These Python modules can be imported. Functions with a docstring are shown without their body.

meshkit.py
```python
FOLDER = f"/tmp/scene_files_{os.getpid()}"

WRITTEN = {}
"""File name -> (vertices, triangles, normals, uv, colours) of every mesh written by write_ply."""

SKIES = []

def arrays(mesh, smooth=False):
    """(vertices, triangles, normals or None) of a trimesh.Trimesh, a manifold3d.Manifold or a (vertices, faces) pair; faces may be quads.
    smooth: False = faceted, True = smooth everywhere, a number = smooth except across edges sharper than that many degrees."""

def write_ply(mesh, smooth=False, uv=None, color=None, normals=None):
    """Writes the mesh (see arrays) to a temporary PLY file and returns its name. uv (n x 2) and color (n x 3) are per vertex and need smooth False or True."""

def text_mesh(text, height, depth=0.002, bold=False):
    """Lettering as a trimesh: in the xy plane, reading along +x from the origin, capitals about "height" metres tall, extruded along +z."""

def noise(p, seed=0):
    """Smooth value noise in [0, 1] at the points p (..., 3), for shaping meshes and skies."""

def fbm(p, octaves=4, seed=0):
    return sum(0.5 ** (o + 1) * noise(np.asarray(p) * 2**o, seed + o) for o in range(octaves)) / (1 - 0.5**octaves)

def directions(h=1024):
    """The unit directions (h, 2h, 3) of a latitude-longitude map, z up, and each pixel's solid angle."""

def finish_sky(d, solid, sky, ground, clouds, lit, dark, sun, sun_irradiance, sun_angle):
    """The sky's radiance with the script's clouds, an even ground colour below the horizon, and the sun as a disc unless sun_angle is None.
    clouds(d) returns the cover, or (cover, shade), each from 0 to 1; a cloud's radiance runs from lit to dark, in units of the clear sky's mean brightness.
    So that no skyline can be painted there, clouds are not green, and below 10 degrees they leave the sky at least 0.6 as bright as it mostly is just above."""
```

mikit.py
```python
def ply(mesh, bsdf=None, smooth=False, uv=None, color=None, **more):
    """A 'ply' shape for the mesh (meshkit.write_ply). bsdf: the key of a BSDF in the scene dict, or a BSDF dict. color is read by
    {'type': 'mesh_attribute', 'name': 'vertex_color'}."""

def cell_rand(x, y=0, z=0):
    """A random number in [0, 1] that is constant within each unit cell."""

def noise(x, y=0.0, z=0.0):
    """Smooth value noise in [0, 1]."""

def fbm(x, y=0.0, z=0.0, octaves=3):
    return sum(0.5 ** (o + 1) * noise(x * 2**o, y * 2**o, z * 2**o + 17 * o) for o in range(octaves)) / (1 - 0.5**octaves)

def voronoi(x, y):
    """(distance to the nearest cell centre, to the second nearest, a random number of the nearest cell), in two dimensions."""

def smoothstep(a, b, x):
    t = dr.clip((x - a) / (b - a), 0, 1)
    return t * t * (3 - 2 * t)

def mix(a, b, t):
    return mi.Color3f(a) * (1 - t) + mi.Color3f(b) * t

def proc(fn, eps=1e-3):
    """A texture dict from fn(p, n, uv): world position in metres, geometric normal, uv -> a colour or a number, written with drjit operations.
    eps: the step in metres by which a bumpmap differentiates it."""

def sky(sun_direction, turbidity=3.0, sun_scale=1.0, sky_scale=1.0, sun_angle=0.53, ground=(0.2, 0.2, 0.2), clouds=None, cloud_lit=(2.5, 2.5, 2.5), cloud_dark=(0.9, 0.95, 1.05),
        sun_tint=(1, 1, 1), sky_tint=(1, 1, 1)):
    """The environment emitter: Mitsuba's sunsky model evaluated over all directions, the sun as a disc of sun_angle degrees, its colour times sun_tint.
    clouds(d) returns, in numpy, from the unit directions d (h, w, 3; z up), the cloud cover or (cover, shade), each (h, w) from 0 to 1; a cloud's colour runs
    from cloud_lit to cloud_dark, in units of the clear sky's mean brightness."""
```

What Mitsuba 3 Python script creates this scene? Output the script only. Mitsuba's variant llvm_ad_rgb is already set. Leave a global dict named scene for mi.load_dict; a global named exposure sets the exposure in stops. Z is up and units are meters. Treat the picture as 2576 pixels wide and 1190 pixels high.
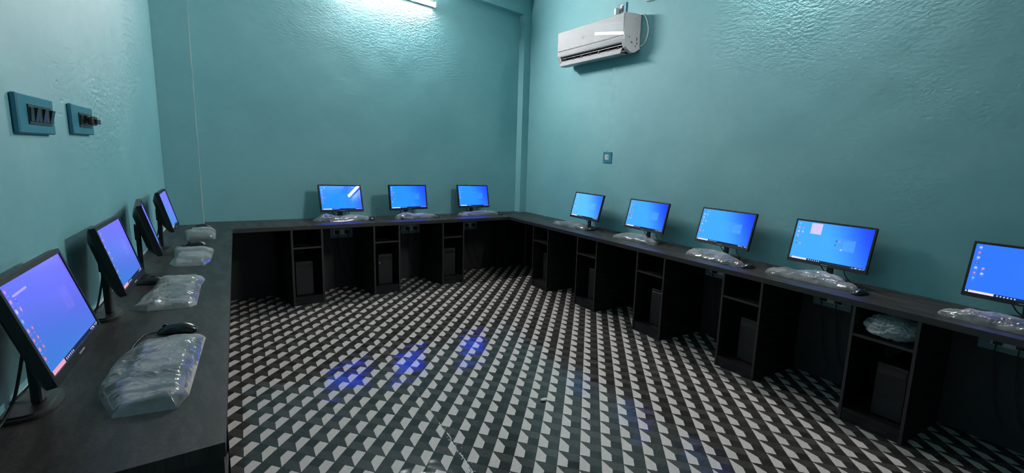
import math, random
import numpy as np, trimesh, shapely, mitsuba as mi, drjit as dr, mikit, meshkit
from shapely.geometry import Polygon, box as sbox
from mikit import noise, fbm, smoothstep, mix, cell_rand
T = mi.ScalarTransform4f
scene, labels = {}, {}
rng = np.random.default_rng(7)

# ------------------------------------------------------------------ camera
CAM = np.array([[0.7815030856507732, -0.6213792463385486, 0.05604247797927764],
                [-0.06389006163374994, -0.1690592399988557, -0.9835329345758815],
                [0.6206214523707315, 0.7650534658380072, -0.1718202760633833]])   # rows: right, down, forward
M4 = np.eye(4); M4[:3, 0], M4[:3, 1], M4[:3, 2], M4[:3, 3] = -CAM[0], -CAM[1], CAM[2], [0, 0, 1.45]
FOCAL = 1277.875
scene['camera'] = {'type': 'perspective', 'fov_axis': 'x', 'fov': 2 * math.degrees(math.atan(1288 / FOCAL)),
                   'principal_point_offset_x': -(1505.319 - 1288) / 2576, 'principal_point_offset_y': -(642.394 - 595) / 1190,
                   'near_clip': 0.02, 'far_clip': 60.0, 'to_world': T(M4)}
exposure = 0.0
TUBE_BACK = (480.0, 452.0, 440.0)       # radiance of the tube on the back wall
TUBE_RIGHT = (450.0, 424.0, 413.0)      # radiance of the tube on the right wall
SCREEN_GAIN = 1.0

# ------------------------------------------------------------------ materials
def rgb(*v): return {'type': 'rgb', 'value': [float(x) for x in (v if len(v) == 3 else v * 3)]}
def srgb(r, g, b):
    c = np.array([r, g, b]) / 255.0
    return tuple(float(x) for x in np.where(c < 0.04045, c / 12.92, ((c + 0.055) / 1.055) ** 2.4))
def two(b): return {'type': 'twosided', 'bsdf': b}
def rough(color, alpha=0.2, ior=1.5): return {'type': 'roughplastic', 'diffuse_reflectance': color if isinstance(color, dict) else rgb(*color), 'alpha': alpha, 'int_ior': ior, 'nonlinear': False}
def mat(name, b): scene[name] = b

def wall_colour(p, n, uv):
    m = fbm(p.x * 1.3, p.y * 1.3, p.z * 1.1, 4)
    f = fbm(p.x * 22, p.y * 22, p.z * 22, 3)
    c = mix((0.210, 0.525, 0.580), (0.250, 0.575, 0.625), smoothstep(0.3, 0.7, m))
    return c * (0.97 + 0.06 * f)
def wall_height(p, n, uv):
    a = fbm(p.x * 46, p.y * 46, p.z * 66, 3)
    fine = fbm(p.x * 110, p.y * 110, p.z * 150, 2)
    pits = smoothstep(0.80, 0.92, noise(p.x * 70 + 7, p.y * 70, p.z * 80)) * smoothstep(0.5, 0.7, noise(p.x * 3, p.y * 3, p.z * 3))
    trowel = fbm(p.x * 3.1, p.y * 3.1, p.z * 3.1, 2)
    rough_patch = smoothstep(0.46, 0.64, fbm(p.x * 0.8 + 5.3, p.y * 0.8, p.z * 0.8, 2)) + smoothstep(2.2, 2.9, p.z) * 0.6
    return (a + 0.35 * fine) * (0.09 + 0.60 * rough_patch * dr.select(p.x < 0.3, smoothstep(1.0, 1.9, p.z), smoothstep(2.1, 2.65, p.z))) - 0.16 * pits + 0.9 * trowel
mat('wall_paint', two({'type': 'bumpmap', 'arbitrary': mikit.proc(wall_height, 2e-3), 'scale': 0.0070, 'bsdf': rough(mikit.proc(wall_colour), 0.42, 1.5)}))
mat('trim_paint', two(rough((0.215, 0.53, 0.585), 0.35, 1.45)))
mat('ceiling_paint', two({'type': 'diffuse', 'reflectance': rgb(0.62, 0.66, 0.65)}))
mat('chalk', two({'type': 'diffuse', 'reflectance': rgb(0.5, 0.6, 0.58)}))

def laminate(p, n, uv):
    g = fbm(p.x * 9, p.y * 9, p.z * 60, 3)
    s = noise(p.x * 160, p.y * 160, p.z * 160)
    return mix((0.0085, 0.0072, 0.0074), (0.017, 0.0140, 0.0142), smoothstep(0.3, 0.75, g)) * (0.8 + 0.4 * s)
mat('laminate', two(rough(mikit.proc(laminate), 0.30, 1.38)))
def worktop_grain(p, n, uv):
    g = fbm(p.x * 30, p.y * 7, p.z * 4, 3)
    s = noise(p.x * 240, p.y * 240, 1.0)
    return mix((0.018, 0.0140, 0.0132), (0.031, 0.0245, 0.0230), smoothstep(0.3, 0.7, g)) * (0.78 + 0.44 * s)
mat('worktop_laminate', two(rough(mikit.proc(worktop_grain), 0.25, 1.33)))
mat('edge_band', two(rough((0.028, 0.021, 0.021), 0.3)))
mat('board_dark', two(rough((0.015, 0.0125, 0.0145), 0.4)))

# the printed vinyl: a lattice of half-light trapezoids; each roll has its own origin and lattice vectors (metres)
RIGHT_ROLL = ((1.86912, 2.39057), (0.067188, -0.093440), (0.080234, 0.104029))
LEFT_ROLL = ((1.80096, 2.43531), (0.065250, -0.091925), (0.076889, 0.100068))
def vinyl(roll, turned):
    (ox, oy), (cx, cy), (ax, ay) = roll
    (i00, i01), (i10, i11) = np.linalg.inv(np.array([[cx, ax], [cy, ay]])).tolist()
    def colour(p, n, uv):
        x, y = p.x - ox, p.y - oy
        s, t = i00 * x + i01 * y, i10 * x + i11 * y
        if turned: s, t = -s, -t
        i = dr.floor(s); s0 = s - i
        # light piece: 0<s<.5 between the line t=0 and the line t=1-s ; dark pieces fill the rest of the strip
        t0 = t - dr.floor(t)
        low = s0 < 0.5
        light = low & (t0 < 1 - s0)
        dark = (~low) & (t0 < 0.5)
        w = 0.018
        line = (s0 < w) | (s0 > 1 - w * 0.4) | (dr.abs(t0) < w * 0.7) | (t0 > 1 - w * 0.5) | (low & (dr.abs(t0 - 1 + s0) < w * 0.8)) | (light & (s0 > 0.5 - w * 0.6))
        grain = fbm(x * 60 + y * 12, y * 240 - x * 90, 0.0, 2)
        weave = noise(x * 700, y * 700, 2.0)
        lightc = mix((0.40, 0.375, 0.36), (0.55, 0.515, 0.50), grain * 0.6 + weave * 0.4)
        tone = cell_rand(i, dr.floor(t) * 2 + dr.select(dark, 1, 0), 3)
        darkc = mix((0.0155, 0.0140, 0.0140), (0.028, 0.0245, 0.0235), grain) * (0.75 + 0.5 * tone)
        midc = mix((0.030, 0.027, 0.0265), (0.055, 0.0485, 0.047), grain) * (0.75 + 0.5 * tone)
        c = dr.select(light, lightc, dr.select(dark, darkc, midc))
        c = dr.select(line & ~(light & (s0 > w) & (t0 > w) & (t0 < 1 - s0 - w) & (s0 < 0.5 - w)), mi.Color3f(0.012, 0.012, 0.012), c)
        return c
    return colour
def vinyl_relief(p, n, uv):
    a = fbm(p.x * 3.5, p.y * 3.5, 0.0, 2)
    b = fbm(p.x * 13 + 3, p.y * 13, 1.0, 2)
    return a * 0.75 + b * 0.25
for name, roll, turned in (('vinyl_right', RIGHT_ROLL, False), ('vinyl_left', LEFT_ROLL, True)):
    mat(name, two({'type': 'bumpmap', 'arbitrary': mikit.proc(vinyl_relief, 3e-3), 'scale': 0.0085, 'bsdf': rough(mikit.proc(vinyl(roll, turned)), 0.018, 1.42)}))
mat('dust_white', two({'type': 'diffuse', 'reflectance': rgb(0.72)}))
mat('screed', two({'type': 'diffuse', 'reflectance': rgb(0.12)}))

mat('black_plastic', two(rough((0.012, 0.012, 0.013), 0.22)))
mat('black_gloss', two(rough((0.010, 0.010, 0.011), 0.09)))
mat('dark_metal', two(rough((0.011, 0.0105, 0.012), 0.45, 1.35)))
mat('grille', two(rough((0.010, 0.010, 0.012), 0.3)))
mat('cable_black', two(rough((0.010, 0.010, 0.010), 0.35)))
mat('silver', two(rough((0.22, 0.22, 0.24), 0.25)))
mat('teal_plate', two(rough(srgb(66, 132, 155), 0.18)))
mat('board_plate', two(rough(srgb(112, 138, 150), 0.25)))
mat('white_plastic', two(rough((0.72, 0.73, 0.74), 0.16)))
mat('ac_white', two(rough((0.50, 0.49, 0.51), 0.02)))
mat('ac_grey', two(rough((0.17, 0.175, 0.20), 0.2)))
mat('vent_black', two(rough((0.012, 0.013, 0.016), 0.35)))
mat('socket_white', two(rough((0.62, 0.64, 0.66), 0.2)))
mat('switch_black', two(rough((0.030, 0.028, 0.028), 0.16)))
mat('key_black', two(rough((0.016, 0.016, 0.018), 0.3)))
mat('paper', two({'type': 'diffuse', 'reflectance': rgb(0.55, 0.53, 0.46)}))
mat('screen_glass', {'type': 'plastic', 'diffuse_reflectance': rgb(0.004, 0.004, 0.005), 'int_ior': 1.45})
mat('ac_panel', two({'type': 'plastic', 'diffuse_reflectance': rgb(0.52, 0.51, 0.53), 'int_ior': 1.5}))
mat('screen_matte', rough((0.004, 0.004, 0.005), 0.03))
mat('frame_black', two(rough((0.009, 0.009, 0.010), 0.35, 1.35)))
mat('lamp_cover', {'type': 'diffuse', 'reflectance': rgb(0.7)})
def film_cloud(p, n, uv):
    return 0.10 + 0.32 * smoothstep(0.38, 0.70, fbm(p.x * 12, p.y * 12, p.z * 30, 3))
mat('film_clear', {'type': 'principledthin', 'base_color': rgb(0.97), 'roughness': 0.10, 'spec_trans': 0.95, 'diff_trans': 0.5, 'eta': 1.95})
mat('film_haze', {'type': 'principledthin', 'base_color': rgb(0.86, 0.88, 0.90), 'roughness': 0.22, 'spec_trans': 0.10, 'diff_trans': 0.7, 'eta': 1.6})
def film_cloud_dense(p, n, uv):
    return 0.03 + 0.22 * smoothstep(0.40, 0.72, fbm(p.x * 16, p.y * 16, p.z * 40, 3))
mat('film_crisp', {'type': 'principledthin', 'base_color': rgb(0.95), 'roughness': 0.13, 'spec_trans': 0.92, 'diff_trans': 0.6, 'eta': 1.7})
mat('plastic_film_dense', {'type': 'blendbsdf', 'weight': mikit.proc(film_cloud_dense), 'a': {'type': 'ref', 'id': 'film_crisp'}, 'b': {'type': 'ref', 'id': 'film_haze'}})
mat('plastic_film', {'type': 'blendbsdf', 'weight': mikit.proc(film_cloud), 'a': {'type': 'ref', 'id': 'film_clear'}, 'b': {'type': 'ref', 'id': 'film_haze'}})

# ------------------------------------------------------------------ mesh helpers
cat = trimesh.util.concatenate
def bx(x0, x1, y0, y1, z0, z1):
    m = trimesh.creation.box((abs(x1 - x0), abs(y1 - y0), abs(z1 - z0))); m.apply_translation(((x0 + x1) / 2, (y0 + y1) / 2, (z0 + z1) / 2)); return m
def rbox(x0, x1, y0, y1, z0, z1, b=0.003):
    """a box with chamfered edges"""
    c = np.array([(x0 + x1) / 2, (y0 + y1) / 2, (z0 + z1) / 2]); h = np.abs([x1 - x0, y1 - y0, z1 - z0]) / 2
    b = min(b, 0.45 * h.min()); pts = []
    for s in np.ndindex(2, 2, 2):
        s = np.array(s) * 2 - 1
        for k in range(3):
            q = s * (h - b); q[k] = s[k] * h[k]; pts.append(c + q)
    return trimesh.convex.convex_hull(np.array(pts))
def prism(poly, z0, z1):
    m = trimesh.creation.extrude_polygon(poly, z1 - z0, engine='earcut'); m.apply_translation((0, 0, z0)); return m
def tube(pts, r, sides=8, smooth_n=0):
    pts = np.asarray(pts, float)
    if smooth_n:
        from scipy.interpolate import PchipInterpolator
        d = np.r_[0, np.cumsum(np.linalg.norm(np.diff(pts, axis=0), axis=1))]
        pts = PchipInterpolator(d, pts)(np.linspace(0, d[-1], smooth_n))
    t = np.gradient(pts, axis=0); t /= np.linalg.norm(t, axis=1, keepdims=True)
    up = np.array([0.13, 0.2, 0.97]); a = np.cross(t, up); a /= np.linalg.norm(a, axis=1, keepdims=True); b = np.cross(t, a)
    ang = np.arange(sides) * 2 * np.pi / sides
    v = (pts[:, None] + r * (np.cos(ang)[None, :, None] * a[:, None] + np.sin(ang)[None, :, None] * b[:, None])).reshape(-1, 3)
    f = []
    for i in range(len(pts) - 1):
        for j in range(sides):
            k = (j + 1) % sides
            f += [[i * sides + j, (i + 1) * sides + j, (i + 1) * sides + k], [i * sides + j, (i + 1) * sides + k, i * sides + k]]
    n = len(pts)
    v = np.vstack([v, pts[0], pts[-1]])
    for j in range(sides):
        k = (j + 1) % sides
        f += [[n * sides, j, k], [n * sides + 1, (n - 1) * sides + k, (n - 1) * sides + j]]
    m = trimesh.Trimesh(v, f, process=False); m.fix_normals(); return m
def profile(points, x0, x1):
    """a (y, z) outline extruded along x"""
    m = trimesh.creation.extrude_polygon(Polygon(points), x1 - x0, engine='earcut')
    v = m.vertices.copy(); m.vertices = np.c_[v[:, 2] + x0, v[:, 0], v[:, 1]]
    m.fix_normals(); return m
def xf(m, r=None, t=None):
    m = m.copy()
    if r is not None: m.apply_transform(r)
    if t is not None: m.apply_translation(t)
    return m
def rot(deg, ax): return trimesh.transformations.rotation_matrix(math.radians(deg), ax)

used = {}
def key(name):
    n = used.get(name, 0); used[name] = n + 1
    return name if n == 0 else f'{name}_{n:03d}'
class Thing:
    """one top-level object; parts are added under its key"""
    def __init__(self, name, label, category, group=None, place=None):
        self.key = key(name); self.place = place
        labels[self.key] = {'label': label, 'category': category}
        if group: labels[self.key]['group'] = group
    def part(self, name, mesh, m, smooth=False, label=None, under=None, **more):
        k = key((under or self.key) + '__' + name)
        d = dict(mesh) if isinstance(mesh, dict) else mikit.ply(mesh, m, smooth, **more)
        if self.place is not None: d['to_world'] = self.place
        scene[k] = d
        if label: labels[k] = {'label': label}
        return k
def single(name, mesh, m, label, category, group=None, place=None, smooth=False, **more):
    k = key(name); d = mikit.ply(mesh, m, smooth, **more)
    if place is not None: d['to_world'] = place
    scene[k] = d; labels[k] = {'label': label, 'category': category}
    if group: labels[k]['group'] = group
    return k
def struct(name, mesh, m, label=None, parent=None, place=None, smooth=False):
    k = key(name if parent is None else parent + '__' + name); d = mikit.ply(mesh, m, smooth)
    if place is not None: d['to_world'] = place
    scene[k] = d
    if parent is None: labels[k] = {'label': label, 'category': name.split('_')[0], 'kind': 'structure'}
    return k
def at(x, y, z, facing):
    """local frame: x to the viewer's right, -y towards the viewer; facing = heading of -y in degrees"""
    return T().translate([x, y, z]).rotate([0, 0, 1], facing + 90.0)

# ------------------------------------------------------------------ room frames
ZC = 0.757                                                     # top of the worktop
LB, RB = np.array([-0.150, 5.737]), np.array([3.729, 6.406])   # wall corners in plan
uB = (RB - LB) / np.linalg.norm(RB - LB); nB = np.array([uB[1], -uB[0]])
uL = np.array([0.0625, 0.998]); nL = np.array([0.998, -0.0625])
uR = np.array([-0.028, -0.9996]); nR = np.array([-0.9996, 0.028])
fB, fL, fR = (math.degrees(math.atan2(n[1], n[0])) for n in (nB, nL, nR))
LEN_B = float(np.linalg.norm(RB - LB))
H_ROOM, Y_END = 3.62, -2.6
LA = LB + uL * ((Y_END - LB[1]) / uL[1]); RA = RB + uR * ((Y_END - RB[1]) / uR[1])
def on_back(s, d, z): p = LB + uB * s + nB * d; return np.array([p[0], p[1], z])
def on_right(y, d, z): p = RB + uR * ((y - RB[1]) / uR[1]) + nR * d; return np.array([p[0], p[1], z])
def on_left(y, d, z): p = LB + uL * ((y - LB[1]) / uL[1]) + nL * d; return np.array([p[0], p[1], z])

# ------------------------------------------------------------------ structure
def slab(a, b, n, th, z0, z1, ext=0.0):
    u = (b - a) / np.linalg.norm(b - a); a, b = a - u * ext, b + u * ext
    return prism(Polygon([a, b, b - n * th, a - n * th]), z0, z1)
struct('floor', prism(Polygon([LA + (-.3, -.3), RA + (.3, -.3), RB + (.3, .3), LB + (-.3, .3)]), -0.15, -0.004), 'screed', 'floor under the printed vinyl sheets')
SEAM = [(0.790, Y_END), (0.945, 1.95), (0.965, 2.10), (1.005, 2.60), (1.055, 3.40), (1.102, 4.105), (1.146, 4.70), (1.185, 5.30), (1.215, 5.93)]
def wavy(pts, amp):
    out = []
    for (a, b) in zip(pts[:-1], pts[1:]):
        for t in np.linspace(0, 1, 14)[:-1]:
            p = np.array(a) * (1 - t) + np.array(b) * t
            out.append((p[0] + amp * (meshkit.noise(np.array([p[1] * 7.0, 3.0, 0])) - 0.5), p[1]))
    return out + [pts[-1]]
edge = wavy(SEAM, 0.008)
left_poly = Polygon([LA, *edge, tuple(LB)])
right_poly = Polygon([(e[0] - 0.03, e[1]) for e in edge[::-1]] + [tuple(RA), tuple(RB)])
struct('vinyl_sheet', prism(right_poly, -0.004, -0.0016), 'vinyl_right', parent='floor')
struct('vinyl_sheet', prism(left_poly, -0.0014, 0.0008), 'vinyl_left', parent='floor')
shade_in = [(q[0] + .0002, q[1]) for q in edge]; shade_in2 = [(q[0] + .0034, q[1]) for q in edge[::-1]]
struct('seam_gap', prism(Polygon(shade_in + shade_in2), -0.0015, -0.0008), 'vent_black', parent='floor')  # thin black strip drawn in as the shadow along the upper sheet's edge
# pale dust and chips along the near end of the seam
dust, drng = [], np.random.default_rng(21)
for i in range(90):
    y_ = 1.93 + .62 * drng.random() ** 1.2; x_ = float(np.interp(y_, [p[1] for p in edge], [p[0] for p in edge])) + drng.normal(0.004, .009)
    if i < 14: ln, wd = .012 + .03 * drng.random(), .0022; x_ = float(np.interp(y_, [p[1] for p in edge], [p[0] for p in edge])) + drng.normal(.002, .002); an = math.radians(86 + drng.normal(0, 4))
    else: ln, wd = .0015 + .004 * drng.random(), .0012 + .002 * drng.random(); an = drng.random() * 6
    m = rbox(-ln, ln, -wd / 2, wd / 2, 0, .0006, .0002); m.apply_transform(rot(math.degrees(an), (0, 0, 1))); m.apply_translation((x_, y_, .0008)); dust.append(m)
labels[struct('dust', cat(dust), 'dust_white', parent='floor')] = {'kind': 'stuff', 'label': 'pale dust and chips along the vinyl seam'}
struct('ceiling', prism(Polygon([LA + (-.3, -.3), RA + (.3, -.3), RB + (.3, .3), LB + (-.3, .3)]), H_ROOM, H_ROOM + .12), 'ceiling_paint', 'plain ceiling above the teal walls')
struct('wall_left', slab(LA, LB, nL, .15, -.15, H_ROOM, .15), 'wall_paint', 'rough teal plaster wall on the left')
struct('wall_back', bx(0, LEN_B, 0, .15, -.15, H_ROOM), 'wall_paint', 'teal plaster wall at the back', place=at(LB[0], LB[1], 0, fB))
struct('wall_right', slab(RA, RB, nR, .15, -.15, H_ROOM, .15), 'wall_paint', 'rough teal plaster wall on the right')
struct('wall_front', slab(LA, RA, np.array([0, 1.0]), .15, -.15, H_ROOM, .3), 'wall_paint', 'teal wall behind the camera')
pil_l = Polygon([(LB + uB * a + nB * b) for a, b in ((-.04, 0), (.21, 0), (.21, .150), (-.04, .150))])
pil_r = Polygon([(LB + uB * a + nB * b) for a, b in ((3.803, 0), (LEN_B + .02, 0), (LEN_B + .02, .107), (3.803, .107))])
struct('trim_1', prism(pil_l, -.1, H_ROOM), 'wall_paint', 'teal pillar in the left back corner')
struct('trim_2', prism(pil_r, -.1, H_ROOM), 'wall_paint', 'teal pillar in the right back corner')
struct('trim_3', prism(Polygon([(LB + uB * a + nB * b) for a, b in ((.21, 0), (3.803, 0), (3.803, .107), (.21, .107))]), 3.37, H_ROOM), 'wall_paint', 'teal beam along the top of the back wall')
# chalky bare plaster along the pillar's edge, and the patched groove below the air conditioner
zs = np.linspace(ZC + .004, H_ROOM - .01, 90); pts = []
for z_ in zs:
    w = 0.0025 + 0.0045 * meshkit.noise(np.array([z_ * 11.0, 1.0, 2.0])); c = LB + uB * .2103 + nB * .1503
    for q in (c - uB * w * 1.2, c, c - nB * w): pts.append((q[0] + nB[0] * .0006 + uB[0] * .0006, q[1] + nB[1] * .0006 + uB[1] * .0006, z_))
pts = np.array(pts); f = []
for i in range(len(zs) - 1):
    for j in range(2): f.append([3 * i + j, 3 * i + j + 1, 3 * i + j + 4, 3 * i + j + 3])
struct('pale_edge', (pts, np.array(f)), 'chalk', parent='trim_1')
strip = []
for i, z_ in enumerate(np.linspace(1.63, 2.66, 30)):
    w = 0.018 + 0.012 * meshkit.noise(np.array([z_ * 6, 4.0, 0])); y_ = 4.475 - (z_ - 1.63) * 0.05
    strip += [on_right(y_ + w * 1.6, .0004, z_), on_right(y_, .0016, z_), on_right(y_ - w * 1.6, .0004, z_)]
f = []
for i in range(29):
    for j in range(2): f.append([3 * i + j, 3 * i + j + 3, 3 * i + j + 4, 3 * i + j + 1])
struct('plaster_strip', (np.array(strip), np.array(f)), 'wall_paint', parent='wall_right', smooth=True)

a_, b_ = on_left(1.36, 0, 0), on_left(5.5, 0, 0)
struct('pale_edge', prism(Polygon([a_[:2], b_[:2], b_[:2] + nL * .0022, a_[:2] + nL * .0022]), ZC + .0005, ZC + .014), 'chalk', parent='wall_left')  # thin paler strip on the wall just above the left worktop
# ------------------------------------------------------------------ tube lights
def batten(label, origin, facing, length, radiance):
    t = Thing('tube_light', label, 'light', place=at(*origin, facing))
    L = length / 2
    t.part('housing', rbox(-L + .012, L - .012, -.034, 0, -.026, .026, .003), 'white_plastic')
    for s in (-1, 1): t.part('end_cap', rbox(s * L, s * (L - .014), -.066, 0, -.030, .030, .004), 'white_plastic')
    ang = np.linspace(-np.pi / 2, np.pi / 2, 13)
    prof = [(-.0345 - .026 * math.cos(a), .025 * math.sin(a)) for a in ang]
    m = profile(prof, -L + .0145, L - .0145)
    t.part('diffuser', m, 'lamp_cover', True, emitter={'type': 'area', 'radiance': rgb(*radiance), 'sampling_weight': 6.0})
    return t
c = on_back((2.387 + 0.15) * uB[0] + (6.175 - 5.737) * uB[1] - 0.615, .001, 3.175)
batten('lit white tube light high on the back wall', c, fB, 1.14, TUBE_BACK)
c = on_right(2.10, .001, 3.34)
batten('white tube light on the right wall above the top of the photo', c, fR, 1.18, TUBE_RIGHT)

# ------------------------------------------------------------------ worktop
E_L0, E_LB, E_BR, E_R0 = (0.026, 1.398), (0.261, 5.242), (3.161, 5.731), (2.986, -0.90)
gap = 0.003
outer = Polygon([E_L0, E_LB, E_BR, E_R0, tuple(on_right(-0.9, gap, 0)[:2]), tuple(RB + nR * gap + nB * gap), tuple(LB + nL * gap + nB * gap), tuple(on_left(1.352, gap, 0)[:2])])
outer = outer.difference(pil_l.buffer(gap)).difference(pil_r.buffer(gap))
outer = max(getattr(outer, 'geoms', [outer]), key=lambda g: g.area)
wt = Thing('worktop', 'long dark wood-grain worktop running round three walls', 'worktop')
wt.part('top', prism(outer, ZC - .036, ZC), 'worktop_laminate')
def band(a, b, n):
    a, b = np.array(a), np.array(b)
    return prism(Polygon([a + n * .0004, b + n * .0004, b + n * .0016, a + n * .0016]), ZC - .0355, ZC - .0005)
eL = (np.array(E_LB) - E_L0); eL /= np.linalg.norm(eL); eR = np.array(E_R0) - np.array(E_BR); eR /= np.linalg.norm(eR)
eB = (np.array(E_BR) - E_LB); eB /= np.linalg.norm(eB)
wt.part('edge_strip', band(E_L0, E_LB, np.array([eL[1], -eL[0]])), 'edge_band')
wt.part('edge_strip', band(E_LB, E_BR, np.array([eB[1], -eB[0]])), 'edge_band')
wt.part('edge_strip', band(E_BR, E_R0, np.array([eR[1], -eR[0]])), 'edge_band')
# boards that close the wall under the worktop
def back_board(a, b, n, label):
    t = Thing('back_board', label, 'panel')
    L = np.linalg.norm(b - a); u = (b - a) / L; k = max(1, int(round(L / 1.25))); e = np.linspace(0, L, k + 1)
    for i in range(k):
        p, q = a + u * (e[i] + .0015), a + u * (e[i + 1] - .0015)
        t.part('board', prism(Polygon([p + n * .004, q + n * .004, q + n * .022, p + n * .022]), .001, ZC - .0375), 'board_dark')
back_board(LB + uB * .24, LB + uB * 3.54, nB, 'dark board under the worktop along the back wall')
back_board(LB - uB * .0 + nB * .152 + uB * .02, LB + uB * .30 + nB * .152, nB, 'narrow dark board under the worktop in front of the left corner pillar')
back_board(LB + uB * 3.40 + nB * .109, RB - uB * .03 + nB * .109, nB, 'dark board under the worktop in front of the right corner pillar')
back_board(RB + uR * .18, RB + uR * 7.2, nR, 'dark board under the worktop along the right wall')
back_board(np.array(on_left(1.45, 0, 0)[:2]), np.array(on_left(5.55, 0, 0)[:2]), nL, 'dark board under the left worktop')

# ------------------------------------------------------------------ cabinets and towers
def cabinet(label, p0, p1, depth, group=None, low=True):
    """p0, p1: plan points of the two front corners, left to right as the viewer sees them"""
    p0, p1 = np.array(p0, float), np.array(p1, float); w = np.linalg.norm(p1 - p0); u = (p1 - p0) / w
    facing = math.degrees(math.atan2(-u[0], u[1])); c = (p0 + p1) / 2
    t = Thing('cabinet', label, 'cabinet', group, at(c[0], c[1], 0, facing)); t.facing, t.c, t.w, t.u = facing, c, w, u
    h, top = w / 2, ZC - .0375
    for s in (-1, 1):
        k = t.part('side_panel', bx(s * h, s * (h - .018), .0015, depth, .001, top), 'laminate')
        t.part('edge_strip', bx(s * h, s * (h - .018), 0, .0012, .001, top), 'edge_band', under=k)
    i = h - .0185
    k = t.part('shelf', bx(-i, i, .004, depth - .02, .541, .557), 'laminate')
    t.part('edge_strip', bx(-i, i, .0025, .0038, .541, .557), 'edge_band', under=k)
    t.part('bottom_board', bx(-i, i, .004, depth - .02, .066, .083), 'laminate')
    t.part('plinth', bx(-i, i, .006, .022, .001, .065), 'laminate')
    t.part('back_panel', bx(-i, i, depth - .018, depth - .010, .066, top), 'board_dark')
    return t
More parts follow.
